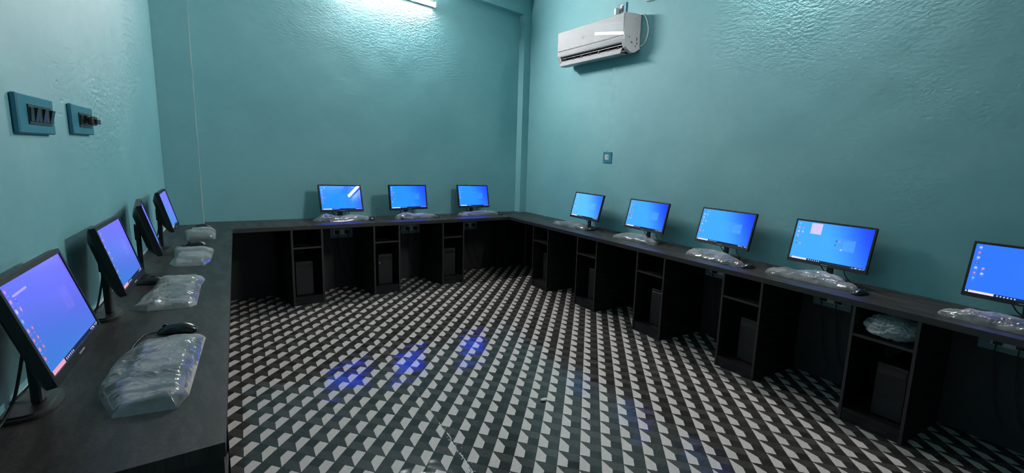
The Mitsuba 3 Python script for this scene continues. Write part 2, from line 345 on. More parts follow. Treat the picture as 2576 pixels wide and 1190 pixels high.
def tower(label, cab, offset, w=.165, depth=.36, setback=.055, led=False):
    p = cab.c + cab.u * offset; n = np.array([cab.u[1], -cab.u[0]])
    q = p - n * setback
    t = Thing('computer_tower', label, 'computer', 'computer towers in the cabinets', at(q[0], q[1], .0835, cab.facing))
    h, H = w / 2, .325
    t.part('case', rbox(-h, h, .022, depth, .006, H, .003), 'dark_metal')
    k = t.part('front_panel', rbox(-h, h, 0, .0215, .004, H + .002, .006), 'dark_metal')
    t.part('drive_bay', rbox(-h + .012, h - .012, -.0015, .004, H - .058, H - .022, .001), 'black_gloss', under=k)
    t.part('power_button', xf(trimesh.creation.cylinder(.007, .004, sections=20), rot(90, (1, 0, 0)), (-h + .03, -.001, H - .085)), 'black_gloss', under=k)
    if led: t.part('status_light', xf(trimesh.creation.icosphere(2, .0032), None, (-h + .012, -.001, H - .085)), 'lamp_cover', emitter={'type': 'area', 'radiance': rgb(.6, .7, 1.6), 'sampling_weight': .01}, under=k)
    for z_ in (.03, .05, .07, .09, .11): t.part('vent_slot', bx(-h + .02, h - .02, -.0008, .003, z_, z_ + .006), 'grille', under=k)
    for sx in (-1, 1):
        for yy in (.05, depth - .05): t.part('foot', xf(trimesh.creation.cylinder(.012, .0058, sections=14), None, (sx * (h - .025), yy, .003)), 'cable_black')
    return t
on_BE = lambda x: np.array(E_LB) + eB * ((x - E_LB[0]) / eB[0]) - np.array([eB[1], -eB[0]]) * .004
on_RE = lambda y: np.array(E_BR) + eR * ((y - E_BR[1]) / eR[1]) - np.array([eR[1], -eR[0]]) * .004
on_LE = lambda y: np.array(E_L0) + eL * ((y - E_L0[1]) / eL[1]) - np.array([eL[1], -eL[0]]) * .004
ordB, ordR = ('left', 'middle', 'right'), ('farthest', 'second', 'third', 'fourth', 'nearest')
cabs = []
for o, (x0, x1) in zip(ordB, ((.694, .966), (1.442, 1.724), (2.222, 2.506))):
    c = cabinet(f'open dark cabinet under the back worktop, the {o} one of three', on_BE(x0), on_BE(x1), .44)
    tower(f'black computer tower in the {o} cabinet under the back worktop', c, {'left': -.018, 'middle': .005, 'right': -.015}[o], .155, led=o == 'middle'); cabs.append(c)
place_R = {'farthest': 'at the far end of the right worktop', 'second': 'second from the far end of the right worktop', 'third': 'in the middle of the right worktop', 'fourth': 'fourth from the far end of the right worktop', 'nearest': 'nearest the camera under the right worktop, plastic stuffed on its shelf'}
tow_R = {'farthest': 'in the cabinet at the far end of the right worktop', 'second': 'in the second cabinet from the far end of the right worktop', 'third': 'in the middle cabinet of the right worktop', 'fourth': 'in the fourth cabinet from the far end of the right worktop', 'nearest': 'in the cabinet nearest the camera under the right worktop'}
for o, (y0, y1) in zip(ordR, ((5.135, 4.79), (4.22, 3.868), (3.275, 2.912), (2.300, 1.948), (1.322, .950))):
    c = cabinet(f'open dark cabinet {place_R[o]}', on_RE(y0), on_RE(y1), .50)
    tower(f'black computer tower {tow_R[o]}', c, .055, .175, setback=.07); cabs.append(c)
nearest_cab = cabs[-1]
cabinet('dark cabinet under the near end of the left worktop', on_LE(1.425), on_LE(1.76), .36)

# ------------------------------------------------------------------ monitors
GROUP_TINT = 4
def screen_image(p, n, uv):
    k = dr.floor(uv.x * 0.5); u = dr.clip(uv.x - 2 * k, 0, 1); v = uv.y
    left_side, back_side = k < 3.5, (k > 3.5) & (k < 6.5)
    def pick(a, b, c_): return dr.select(left_side, mi.Color3f(a), dr.select(back_side, mi.Color3f(b), mi.Color3f(c_)))
    lo = pick(srgb(62, 128, 222), srgb(38, 150, 255), srgb(66, 172, 248))
    hi = pick(srgb(112, 104, 250), srgb(30, 80, 250), srgb(20, 62, 252))
    lo = dr.select(k == 7, mi.Color3f(srgb(92, 195, 238)), lo); hi = dr.select(k == 7, mi.Color3f(srgb(40, 110, 235)), hi)
    lo = dr.select(k == 11, mi.Color3f(srgb(44, 118, 245)), lo)
    ramp = smoothstep(0.42, 1.12, u + 0.25 * (v - 0.5))
    ramp = dr.select(left_side, smoothstep(0.0, 1.1, v * 0.8 + u * 0.35), ramp)
    c = lo * (1 - ramp) + hi * ramp
    # the light beam and the four-pane window of the wallpaper
    q0, q1, t0, t1 = 0.665, 0.815, 0.40 - (u - 0.665) * 0.18, 0.62 + (u - 0.665) * 0.30
    pane = (u > q0) & (u < q1) & (v > t0) & (v < t1)
    pane &= ~((dr.abs(u - 0.733) < 0.0025) | (dr.abs(v - 0.515) < 0.004))
    beam = (u > 0.30) & (u < q1) & (v < t1 + (q1 - u) * 0.45) & (v > t0 - (q1 - u) * 0.10)
    glow = dr.select(beam, 0.10 * smoothstep(0.25, 0.8, u), 0.0)
    c = c * (1 - glow) + pick(srgb(120, 140, 255), srgb(90, 190, 255), srgb(110, 205, 255)) * glow
    c = dr.select(pane, c * 0.84 + pick(srgb(150, 130, 255), srgb(80, 180, 250), srgb(120, 215, 255)) * 0.16, c)
    # desktop icons in columns on the left
    cols = dr.select(k == 11, 2.0, dr.select((k == 8) | (k == 4), 2.0, 1.6))
    gx, gy = (u - 0.012) / 0.062, (0.975 - v) / 0.105
    ix, iy = dr.floor(gx), dr.floor(gy)
    on = (gx > 0) & (gx < cols) & (gy > 0) & (gy < dr.select(k == 10, 6, dr.select(left_side, 8, 7))) & ~((ix > 0.5) & (cell_rand(ix + 9 * k, iy, 3) > 0.62))
    dx, dy = gx - ix - 0.5, (gy - iy - 0.42) * 0.95
    r = dr.sqrt(dx * dx + dy * dy); kind = cell_rand(ix * 3 + 7 * k, iy, 5)
    ic = dr.select(kind < 0.3, mi.Color3f(srgb(232, 92, 70)), dr.select(kind < 0.5, mi.Color3f(srgb(240, 150, 110)), dr.select(kind < 0.7, mi.Color3f(srgb(225, 228, 240)), dr.select(kind < 0.85, mi.Color3f(srgb(22, 50, 110)), mi.Color3f(srgb(120, 190, 235))))))
    c = dr.select(on & (r < 0.25), c * 0.5 + ic * 0.5, c)
    c = dr.select(on & (r < 0.11), c * 0.7 + mi.Color3f(0.3), c)
    c = dr.select(on & (dr.abs(dy - 0.42) < 0.045) & (dr.abs(dx) < 0.3) & (noise(u * 260, v * 30, k) > 0.45), c * 0.8 + mi.Color3f(0.16), c)
    # an open note and stray icons on one screen
    note = (k == 10) & (u > 0.205) & (u < 0.355) & (v > 0.70) & (v < 0.975)
    c = dr.select(note, mi.Color3f(srgb(222, 208, 240)) * (0.9 + 0.1 * noise(u * 60, v * 60, 1)), c)
    for (a, b, col) in ((0.575, 0.60, (30, 70, 150)), (0.615, 0.60, (215, 130, 150)), (0.57, 0.50, (40, 90, 190)), (0.655, 0.40, (240, 200, 205))):
        d = dr.sqrt(dr.square((u - a) * 1.8) + dr.square(v - b))
        c = dr.select((k == 10) & (d < 0.026), c * 0.4 + mi.Color3f(srgb(*col)) * 0.6, c)
    bar = (k == 0) & (u > 0.09) & (u < 0.30) & (dr.abs(v - 0.86 - (u - .09) * .05) < 0.012)
    c = dr.select(bar, c * 0.4 + mi.Color3f(srgb(205, 190, 255)) * 0.6, c)
    # taskbar
    tb = v < 0.050
    t = mi.Color3f(srgb(16, 26, 70))
    t = dr.select((u > 0.030) & (u < 0.245) & (v > 0.004), pick(srgb(240, 165, 190), srgb(232, 226, 248), srgb(240, 222, 232)), t)
    g = (u - 0.26) / 0.028; gi = dr.floor(g)
    t = dr.select((g > 0) & (gi < 6) & (dr.sqrt(dr.square((g - gi - 0.5) * 0.0285 * 1.78) + dr.square(v - 0.025)) < 0.014), mi.Color3f(srgb(190, 200, 225)), t)
    t = dr.select((u < 0.02) & (u > 0.004) & (dr.abs(v - 0.025) < 0.014), mi.Color3f(srgb(225, 225, 240)), t)
    t = dr.select((u > 0.83) & (noise(u * 150, v * 90, k) > 0.55) & (dr.abs(v - 0.025) < 0.015), mi.Color3f(srgb(215, 215, 235)), t)
    c = dr.select(tb, t, c)
    c = mi.Color3f(c.x, c.y, c.z * (1 + dr.select(left_side, 0.0, dr.select(back_side, 2.4, 0.25)) * smoothstep(0.55, 0.9, c.z)))   # the panels' blue is far brighter than white paper here
    return c * SCREEN_GAIN
SCREEN = mikit.proc(screen_image)

def monitor(idx, label, x, y, facing, tilt, w, h, group, cz=.25, cable_side=1, size=1.0):
    t = Thing('monitor', label, 'monitor', group)
    a = h / 2; R = rot(-tilt, (1, 0, 0))
    def head(m): return xf(m, R, (0, 0, cz))
    t.place = at(x, y, ZC + .001, facing)
    bs, bt, bb = .0125, .0125, .021
    fr = Polygon([(-w / 2, -a), (w / 2, -a), (w / 2, a), (-w / 2, a)]).buffer(-.004).buffer(.004, quad_segs=3)
    hole = sbox(-w / 2 + bs, -a + bb, w / 2 - bs, a - bt)
    m = trimesh.creation.extrude_polygon(fr.difference(hole), .020, engine='earcut'); m.apply_transform(rot(90, (1, 0, 0))); m.apply_translation((0, .020, 0))
    fk = t.part('frame', head(m), 'frame_black')
    # screen
    x0, x1, z0, z1 = -w / 2 + bs, w / 2 - bs, -a + bb, a - bt
    v = np.array([[x0, .003, z0], [x1, .003, z0], [x1, .003, z1], [x0, .003, z1]]); m = trimesh.Trimesh(v, [[0, 1, 2], [0, 2, 3]], process=False)
    u0 = 2 * idx
    t.part('screen', head(m), 'screen_glass' if 3 < idx < 7 else 'screen_matte', uv=np.array([[u0, 0], [u0 + 1, 0], [u0 + 1, 1], [u0, 1.]]), emitter={'type': 'area', 'radiance': SCREEN, 'sampling_weight': 0.35}, label='glowing blue desktop screen')
    # back shell: shallow dome
    m = trimesh.convex.convex_hull(np.array([(sx * (w / 2 - .002), .0205, sz * (a - .002)) for sx in (-1, 1) for sz in (-1, 1)] + [(sx * (w / 2 - .012), .028, sz * (a - .012)) for sx in (-1, 1) for sz in (-1, 1)] + [(sx * w * .34, .050, sz * a * .62) for sx in (-1, 1) for sz in (-1, 1)]))
    t.part('back_shell', head(m), 'black_plastic')
    m = rbox(-.026, .026, -.0008, .004, -a + .0075, -a + .0120, .0005)
    t.part('brand_plate', head(m), 'silver', under=fk)
    # stand
    t.part('stand_neck', cat([rbox(-.022, .022, .045, .066, .012, cz - .02, .004), rbox(-.03, .03, .046, .070, cz - .07, cz + .01, .004)]), 'black_plastic')
    ang = np.linspace(0, 2 * np.pi, 40, endpoint=False)
    ell = Polygon([(.105 * np.sign(np.cos(q)) * abs(np.cos(q)) ** .7, .088 + .072 * np.sign(np.sin(q)) * abs(np.sin(q)) ** .7) for q in ang])
    lo = trimesh.creation.extrude_polygon(ell, .008, engine='earcut'); hi = trimesh.creation.extrude_polygon(ell.buffer(-.012), .013, engine='earcut')
    t.part('stand_base', cat([lo, hi]), 'black_plastic')
    s = cable_side
    t.part('cable', tube([(s * .07, .052, cz - .07), (s * .085, .06, cz - .13), (s * .10, .075, .05), (s * .15, .095, .006), (s * .21, .10, .0055)], .0033, 8, 40), 'cable_black', True)
    t.part('cable', tube([(-s * .08, .050, cz - .06), (-s * .088, .055, cz - .12), (-s * .06, .07, .06), (-s * .02, .10, .02), (s * .05, .125, .0055)], .0033, 8, 40), 'cable_black', True)
    return t
gL, gB, gR = 'monitors on the left worktop', 'monitors on the back worktop', 'monitors on the right worktop'
monitor(0, 'black monitor with a violet-blue screen nearest the camera on the left worktop', -.285, 1.846, -4.0, 16.4, .469, .262, gL, cable_side=-1)
monitor(1, 'black monitor second from the camera on the left worktop', -.224, 2.716, -4.1, 14.6, .427, .263, gL, cable_side=-1)
monitor(2, 'black monitor on the left worktop turned edge-on so its screen is a sliver', -.170, 3.56, 3.2, 14.6, .41, .265, gL, cable_side=-1)
monitor(3, 'black monitor farthest along the left worktop by the corner pillar', -.113, 4.426, -3.2, 13.7, .394, .259, gL, cable_side=-1)
monitor(4, 'black monitor on the left of the back worktop, light bar reflected in its screen', 1.222, 5.773, -83.5, 16.0, .417, .280, gB, cz=.222)
monitor(5, 'black monitor in the middle of the three on the back worktop', 1.938, 5.853, -71.3, 6.0, .491, .279, gB, cz=.230)
monitor(6, 'black monitor on the right of the back worktop, near the corner', 2.833, 6.088, -83.7, 11.7, .439, .286, gB, cz=.230)
monitor(7, 'black monitor with a cyan screen farthest along the right worktop', 3.443, 4.508, 175.9, 14.0, .567, .294, gR)
monitor(8, 'black monitor second from the far end of the right worktop', 3.441, 3.550, 176.6, 13.0, .575, .295, gR)
monitor(9, 'black monitor in the middle of the right worktop', 3.449, 2.617, 176.9, 14.7, .571, .305, gR)
monitor(10, 'black monitor on the right worktop with a pale note open on its screen', 3.428, 1.705, 178.4, 13.5, .576, .31, gR)
monitor(11, 'black monitor cut off by the right edge of the photo', 3.386, .597, 178.4, 13.6, .575, .31, gR)

# ------------------------------------------------------------------ air conditioner
AC0, AC1 = 5.255, 4.030
ca = on_right((AC0 + AC1) / 2, 0, 0); LA_ = (AC0 - AC1) / 2
ac = Thing('air_conditioner', 'white split air conditioner with open flap high on the right wall', 'air conditioner', place=at(ca[0], ca[1], 0, fR))
body = [(-.004, 2.970), (-.196, 2.956), (-.214, 2.938), (-.216, 2.72), (-.214, 2.694), (-.200, 2.682), (-.120, 2.700), (-.095, 2.640), (-.105, 2.590), (-.060, 2.605), (-.004, 2.648)]
ac.part('body', profile(body, -LA_ + .012, LA_ - .012), 'ac_white')
cap = [(-.004, 2.972), (-.198, 2.959), (-.2185, 2.940), (-.2195, 2.72), (-.216, 2.684), (-.200, 2.648), (-.170, 2.618), (-.130, 2.596), (-.085, 2.596), (-.004, 2.646)]
for s in (-1, 1): ac.part('side_cap', profile(cap, min(s * LA_, s * (LA_ - .0115)), max(s * LA_, s * (LA_ - .0115))), 'ac_white', smooth=25)
fp = [(-.2168, 2.746), (-.2168, 2.936), (-.1985, 2.9575), (-.202, 2.9605), (-.2265, 2.945), (-.2292, 2.937), (-.2262, 2.855), (-.2225, 2.790), (-.2197, 2.746)]
ac.part('front_panel', profile(fp, -LA_ + .013, LA_ - .013), 'ac_panel', smooth=25)
lb = [(-.2168, 2.734), (-.2235, 2.734), (-.2210, 2.700), (-.212, 2.683), (-.2085, 2.687), (-.2155, 2.702)]
ac.part('lower_band', profile(lb, -LA_ + .013, LA_ - .013), 'ac_white', smooth=25)
ac.part('panel_seam', bx(-LA_ + .014, LA_ - .014, -.2185, -.2165, 2.7335, 2.7455), 'vent_black')
ac.part('air_outlet', profile([(-.1985, 2.6815), (-.1215, 2.6985), (-.0970, 2.640), (-.106, 2.592), (-.103, 2.640), (-.125, 2.692), (-.1985, 2.6765)], -LA_ + .05, LA_ - .05), 'vent_black')
for sx in (-1, 1): ac.part('outlet_cheek', profile([(-.2105, 2.682), (-.120, 2.699), (-.095, 2.640), (-.106, 2.591), (-.150, 2.602), (-.190, 2.635)], min(sx * (LA_ - .013), sx * (LA_ - .05)), max(sx * (LA_ - .013), sx * (LA_ - .05))), 'ac_white')
fl = [(-.170, 2.640), (-.186, 2.628), (-.202, 2.606), (-.214, 2.576), (-.2175, 2.577), (-.2065, 2.608), (-.190, 2.631), (-.173, 2.643)]
flap = ac.part('flap', profile(fl, -LA_ + .055, LA_ - .055), 'ac_white', smooth=30)
ac.part('flap_back', profile([(-.1055, 2.588), (-.190, 2.580), (-.2135, 2.576), (-.2130, 2.5735), (-.150, 2.574), (-.1055, 2.583)], -LA_ + .055, LA_ - .055), 'ac_grey', smooth=30)
for k, x in enumerate(np.linspace(-LA_ + .13, LA_ - .13, 7)):
    tall = k in (2, 4)
    ac.part('flap_rib', profile([(-.150, 2.626), (-.1690, 2.6405), (-.192, 2.624), (-.199, 2.632), (-.184, 2.662 if tall else 2.650), (-.150, 2.668 if tall else 2.652)], x - .008, x + .008), 'ac_grey', under=flap)
for x in np.linspace(-LA_ + .075, LA_ - .075, 22): ac.part('air_vane', profile([(-.125, 2.688), (-.165, 2.676), (-.140, 2.640), (-.102, 2.645)], x - .0012, x + .0012), 'ac_grey')
ac.part('rod', bx(-LA_ + .06, LA_ - .06, -.186, -.179, 2.661, 2.667), 'ac_grey')
lk = cat([bx(-.105, -.062, -.2285, -.2265, 2.8330, 2.8385), bx(-.105, -.0985, -.2285, -.2265, 2.812, 2.8330)])
ac.part('front_mark', lk, 'ac_grey', label='small grey angle mark on the front panel')
for (y_, z_, w_, h_) in ((-.155, 2.735, .010, .010), (-.120, 2.690, .022, .018), (-.055, 2.730, .010, .030), (-.050, 2.690, .018, .022), (-.070, 2.660, .020, .012), (-.090, 2.915, .030, .003), (-.182, 2.745, .008, .003)):
    ac.part('side_slot', bx(LA_ - .001, LA_ + .0006, y_ - w_ / 2, y_ + w_ / 2, z_ - h_ / 2, z_ + h_ / 2), 'ac_grey' if w_ > .011 else 'vent_black')
ac.part('power_cable', tube([(LA_ - .03, -.010, 2.978), (LA_ + .02, -.010, 2.968), (LA_ + .085, -.012, 2.90), (LA_ + .115, -.014, 2.80), (LA_ + .085, -.012, 2.71), (LA_ + .030, -.010, 2.672), (LA_ + .001, -.010, 2.668)], .0065, 8, 60), 'white_plastic', True)

def wall_plate(name, label, category, origin, facing, w, h, m='teal_plate', th=.014):
    t = Thing(name, label, category, place=at(*origin, facing))
    t.part('plate', rbox(-w / 2, w / 2, -th, -.0008, -h / 2, h / 2, .004), m)
    return t
p = wall_plate('switch_plate', 'teal plate with a white switch above the air conditioner', 'switch', on_right(4.356, 0, 3.085), fR, .150, .115)
p.part('module', rbox(-.02, .035, -.018, -.0145, -.045, .045, .002), 'socket_white'); p.part('rocker', rbox(.012, .032, -.022, -.0185, -.03, .03, .002), 'vent_black')
bxo = Thing('junction_box', 'small white box beside the air conditioner, cut by the top edge of the photo', 'box', place=at(*on_right(3.885, 0, 3.150), fR))
bxo.part('body', rbox(-.075, .075, -.034, -.0008, -.075, .075, .004), 'white_plastic'); bxo.part('cover', rbox(-.070, .070, -.038, -.0345, -.070, .070, .003), 'white_plastic')
pg = Thing('power_plug', 'white round plug in the switch plate above the air conditioner', 'plug', place=at(*on_right(4.385, .024, 3.066), fR))
pg.part('body', rbox(-.028, .02, -.050, 0, -.05, .03, .014), 'white_plastic', smooth=40)
pg.part('cord', tube([(-.004, -.022, -.048), (-.002, -.03, -.07), (.01, -.03, -.085), (.015, -.02, -.093)], .006, 8, 20), 'white_plastic', True)
p = wall_plate('wall_switch', 'small teal wall plate with a white module between air conditioner and monitors', 'switch', on_right(4.462, 0, 1.557), fR, .148, .120, th=.012)
p.part('module', rbox(-.036, .030, -.0155, -.0125, -.026, .030, .0015), 'socket_white')
for (a, b, c_, d) in ((.004, .012, -.006, .014), (-.022, -.016, -.014, -.008), (-.008, .002, .016, .019), (.002, .008, -.018, -.012)): p.part('mark', bx(a, b, -.0162, -.0156, c_, d), 'switch_black')
p.part('lead', tube([(-.012, -.006, .060), (-.014, -.009, .068), (-.020, -.007, .076)], .002, 6, 12), 'teal_plate', True)
# big plates on the left wall
def big_plate(label, yc, zc, w, h, module, plug):
    c = on_left(yc, 0, zc)
    t = wall_plate('switch_board', label, 'switch board', c, fL, w, h, th=.016)
    mw, mh, mx = module
    t.part('module', rbox(mx - mw / 2, mx + mw / 2, -.019, -.0165, -mh / 2, mh / 2, .0015), 'switch_black')
    n = 4 if plug else 6; cell = mw / n
    for i in range(n):
        x0 = mx - mw / 2 + cell * i + .003; x1 = x0 + cell - .006
        k = t.part('rocker', profile([(-.0192, -mh * .36), (-.0192, mh * .36), (-.030 if i % 2 else -.024, mh * .34), (-.0215, -mh * .34)], x0, x1), 'switch_black')
    return t
big_plate('larger teal switch board with six black rockers on the left wall, nearer the camera', 2.325, 1.508, .345, .112, (.225, .058, .018), False)
big_plate('smaller teal socket board on the left wall with a black plug in it', 2.910, 1.516, .325, .110, (.20, .055, .02), True)
pg = Thing('power_plug', 'black plug in the smaller teal board on the left wall', 'plug', place=at(*on_left(2.925, .031, 1.517), fL))
pg.part('body', cat([rbox(-.045, .035, -.016, 0, -.018, .012, .006), rbox(-.012, .048, -.024, -.0162, -.012, .008, .004)]), 'switch_black')
for x in (-.045, -.002, .03): pg.part('pin_ring', xf(trimesh.creation.icosphere(2, .0045), None, (x, -.014 if x > -.04 else -.004, .014)), 'silver')

# ------------------------------------------------------------------ socket boards on the back boards
def socket_board(label, origin, facing, plugs, shift=0.0, w=.235, plug_label=''):
    t = wall_plate('socket_board', label, 'socket', origin, facing, w, .124, m='board_plate', th=.012)
    t.part('module', rbox(shift - .082, shift + .082, -.016, -.0125, -.028, .034, .002), 'socket_white')
    t.part('rocker', rbox(shift - .014, shift + .014, -.020, -.0165, -.018, .024, .002), 'white_plastic')
    t.part('socket_face', rbox(shift - .072, shift - .026, -.0172, -.0165, -.022, .028, .0002), 'white_plastic'); t.part('socket_face', rbox(shift + .026, shift + .072, -.0172, -.0165, -.022, .028, .0002), 'white_plastic')
    for i, x in enumerate(plugs):
        o = np.array(origin) + np.array([math.cos(math.radians(facing + 90)), math.sin(math.radians(facing + 90)), 0]) * (x + shift) + np.array([math.cos(math.radians(facing)), math.sin(math.radians(facing)), 0]) * .0178
        side = ('left' if x < 0 else 'right') if len(plugs) > 1 else ''
        g = Thing('power_plug', f'black {side + " " if side else ""}plug in the {plug_label}', 'plug', 'plugs in the sockets under the worktop', at(o[0], o[1], o[2] + .002, facing))
        g.part('body', trimesh.convex.convex_hull(np.vstack([[(sx * .021, -.0005, sz * .024) for sx in (-1, 1) for sz in (-1, .7)], [(sx * .016, -.038, sz * .016) for sx in (-1, 1) for sz in (-1, .8)]])), 'cable_black')
        g.part('cord', tube([(0, -.03, -.018), (0, -.036, -.045), (.004, -.028, -.09), (.012, -.012, -.20), (.04, -.0075, -.36), (.10, -.0075, -.50)], .004, 8, 40), 'cable_black', True)
bo = lambda x: float((x - LB[0]) / uB[0])
dB = .0225
for nm, x, sh, pl in (('left', 1.2425, .0, (-.05, .05)), ('middle', 2.024, .0, (-.05, .05)), ('right', 2.830, .0, (-.05, .05))):
    socket_board(f'teal socket board under the back worktop, the {nm} one of three', on_back(bo(x), dB, .604), fB, pl, sh, plug_label=f'{nm} socket board under the back worktop')
for nm, y, pl in (('right of the middle cabinet', 2.745, (-.02,)), ('between the fourth and nearest cabinets', 1.695, (-.055, .055)), ('right of the nearest cabinet', .665, (-.045, .06))):
    socket_board(f'teal socket board under the right worktop, {nm}', on_right(y, dB, .604), fR, pl, 0.0, .285, plug_label=f'right worktop socket board {nm}')

# ------------------------------------------------------------------ keyboards in plastic bags, mice
def film(outline, H, seed, core, ridge_dir=0.0, ridges=9.0, humps=None, long_=0.0):
    """a crumpled sheet over a keyboard: outline (local plan polygon), H height, core = (x0,x1,y0,y1) of the keyboard"""
    poly = Polygon(outline).buffer(.012).buffer(-.012)
    x0, y0, x1, y1 = poly.bounds; st = .0032
    gx, gy = np.meshgrid(np.arange(x0, x1 + st, st), np.arange(y0, y1 + st, st), indexing='ij'); P = np.c_[gx.ravel(), gy.ravel()]
    pts = shapely.points(P); inside = shapely.contains(poly, pts); d = shapely.distance(poly.exterior, pts); d = np.where(inside, d, 0)
    X = np.c_[P * 1.0, np.full(len(P), seed * 3.7)]
    c, s = math.cos(ridge_dir), math.sin(ridge_dir)
    wx = (meshkit.fbm(X * 6, 3, seed) - .5); wy = (meshkit.fbm(X * 6 + 31, 3, seed + 7) - .5)
    a, b = P[:, 0] * c + P[:, 1] * s + wx * .09, -P[:, 0] * s + P[:, 1] * c + wy * .09
    def crease(u, v, k, e=4): return (1 - np.abs(2 * meshkit.noise(np.c_[u, v, X[:, 2] + k], seed + k) - 1)) ** e
    tent = crease(a * 4.2 + b * 3, b * 6 - a * 3, 6, 1.3) * .006 + crease(a * 9 - b * 7, b * 9 + a * 5, 7, 1.5) * .004
    r1 = crease(a * ridges, b * 2.2, 1); r2 = crease(a * 5 + b * 11, b * 5 - a * 4, 2); r3 = crease(a * 30, b * 12, 3)
    kx = np.clip(np.minimum(P[:, 0] - core[0], core[1] - P[:, 0]), -1, .03); ky = np.clip(np.minimum(P[:, 1] - core[2], core[3] - P[:, 1]), -1, .03)
    over = 1 / (1 + np.exp(-np.minimum(kx, ky) / .0045))
    rim = 1 - np.exp(-d / .010)
    big = meshkit.fbm(X * np.array([5, 8, 1]), 2, seed + 5)
    z = over * .0245 + (1 - over) * rim * (.005 + .012 * meshkit.fbm(X * 14, 2, seed + 8) + .010 * r1)
    z += rim * tent * (1 - np.exp(-d / .02)) * (1.2 - .5 * over) * (1 - .45 * min(long_, 1))
    z += rim * ((H - .024) * np.clip(big * 2.4 - .6, 0, 1) * (1 - np.exp(-d / .03)) + (.0055 * r1 + .0040 * r2) * (.35 + .65 * meshkit.noise(X * 7, seed + 3)) + .0034 * r3 * (.2 + .8 * meshkit.noise(X * 9 + 4, seed + 4)) + .0020 * crease(a * 75 + b * 20, b * 45, 4, 2) + .0012 * crease(a * 60 - b * 110, b * 120 + a * 50, 5, 2) + long_ * .0060 * crease(a * 6, b * 40, 8, 3) + long_ * .0028 * crease(a * 14, b * 90, 9, 2))
    if humps is not None:
        for hx, hy, sx, sy, hz in humps: z += rim * hz * np.exp(-((P[:, 0] - hx) / sx) ** 2 - ((P[:, 1] - hy) / sy) ** 2)
    z = np.where(inside, z + .0012, .0012)
    ny = gx.shape[1]; idx = np.arange(len(P)).reshape(gx.shape)
    q = np.stack([idx[:-1, :-1], idx[1:, :-1], idx[1:, 1:], idx[:-1, 1:]], -1).reshape(-1, 4)
    q = q[inside[q].sum(1) >= 2]
    near = np.zeros(len(P), bool); near[q.ravel()] = True; snap = np.nonzero(near & ~inside)[0]
    P = P.copy(); P[snap] = shapely.get_coordinates(shapely.line_interpolate_point(poly.exterior, shapely.line_locate_point(poly.exterior, pts[snap])))
    V = np.c_[P, z]
    jit = (meshkit.noise(X * 50, seed + 9) - .5) * .002
    V[:, 0] += np.where(inside, jit, 0)
    u_, inv = np.unique(q.ravel(), return_inverse=True)
    q = inv.reshape(-1, 4)
    return trimesh.Trimesh(V[u_], np.vstack([q[:, :3], q[:, [0, 2, 3]]]), process=False)
KB = (.430, .120)
def keyboard(label, place, group):
    t = Thing('keyboard', label, 'keyboard', group, place)
    w, d = KB
    t.part('body', rbox(-w / 2, w / 2, -d / 2, d / 2, .0015, .015, .004), 'black_plastic')
    ks = []
    for j in range(6):
        yy = d / 2 - .014 - j * .0195
        x = -w / 2 + .010
        while x < w / 2 - .02:
            wd = .0165
            if j == 5 and abs(x + .10) < .06: wd = .09
            if not (.082 < x + wd / 2 < .094 or .146 < x + wd / 2 < .158):
                ks.append(rbox(x, x + wd, yy - .0085, yy + .0085, .0152, .0195, .002))
            x += wd + .003
    t.part('keys', cat(ks), 'key_black'); labels[t.key + '__keys'] = {'kind': 'stuff'}
    return t
def place_pair(idx, where, centre, facing, outline, H, ridge_dir=0.0, ridges=9.0, humps=None, kb=(0, 0, 0), side='left'):
    """outline is given in plan metres of the room; converted to the local frame here"""
    th = math.radians(facing + 90); ux, uy = np.array([math.cos(th), math.sin(th)]), np.array([-math.sin(th), math.cos(th)])
    loc = [((np.array(o) - centre) @ ux, (np.array(o) - centre) @ uy) for o in outline]
    grp = f'wrapped keyboards on the {side} worktop'
    kx, ky, kr = kb
    kp = at(centre[0], centre[1], ZC, facing) @ T().translate([kx, ky, .0006]).rotate([0, 0, 1], kr)
    keyboard(f'black keyboard inside the plastic bag {where}', kp, grp)
    core = (kx - KB[0] / 2 - .004, kx + KB[0] / 2 + .004, ky - KB[1] / 2 - .004, ky + KB[1] / 2 + .004)
    m = film(loc, H, 11 + idx * 5, core, ridge_dir, ridges, humps, 1.0 if idx > 3 else 0.25)
    single('plastic_bag', m, 'plastic_film_dense' if idx > 3 else 'plastic_film', f'crinkled clear plastic bag around the keyboard {where}', 'plastic bag', f'plastic bags on the {side} worktop', at(centre[0], centre[1], ZC, facing), smooth=True)
A_ = np.array
place_pair(0, 'nearest the camera on the left worktop', A_([-.105, 1.95]), -3.6, [(-.232, 1.845), (-.192, 1.668), (-.138, 1.660), (-.063, 1.652), (-.038, 1.726), (.012, 2.255), (-.083, 2.285), (-.165, 2.255), (-.213, 2.136), (-.236, 1.924)], .034, .6, 7, kb=(.01, .0, 4))
place_pair(1, 'second from the camera on the left worktop', A_([-.09, 3.02]), -3.6, [(-.222, 2.757), (-.17, 2.722), (-.03, 2.716), (-.008, 2.748), (.016, 3.15), (.034, 3.27), (-.019, 3.29), (-.153, 3.305), (-.178, 3.03), (-.200, 2.91)], .032, 1.2, 8, kb=(.015, .0, 2))
place_pair(2, 'third from the camera on the left worktop', A_([-.01, 3.93]), -3.6, [(-.121, 3.78), (-.095, 3.674), (.04, 3.667), (.072, 3.80), (.102, 4.19), (-.038, 4.22), (-.105, 4.25), (-.100, 3.946)], .030, 1.0, 8, kb=(.015, .005, 0))
place_pair(3, 'farthest along the left worktop', A_([.045, 4.92]), -3.6, [(-.049, 5.18), (-.041, 4.684), (.129, 4.691), (.148, 5.175)], .032, .5, 10, kb=(.01, 0, 0))
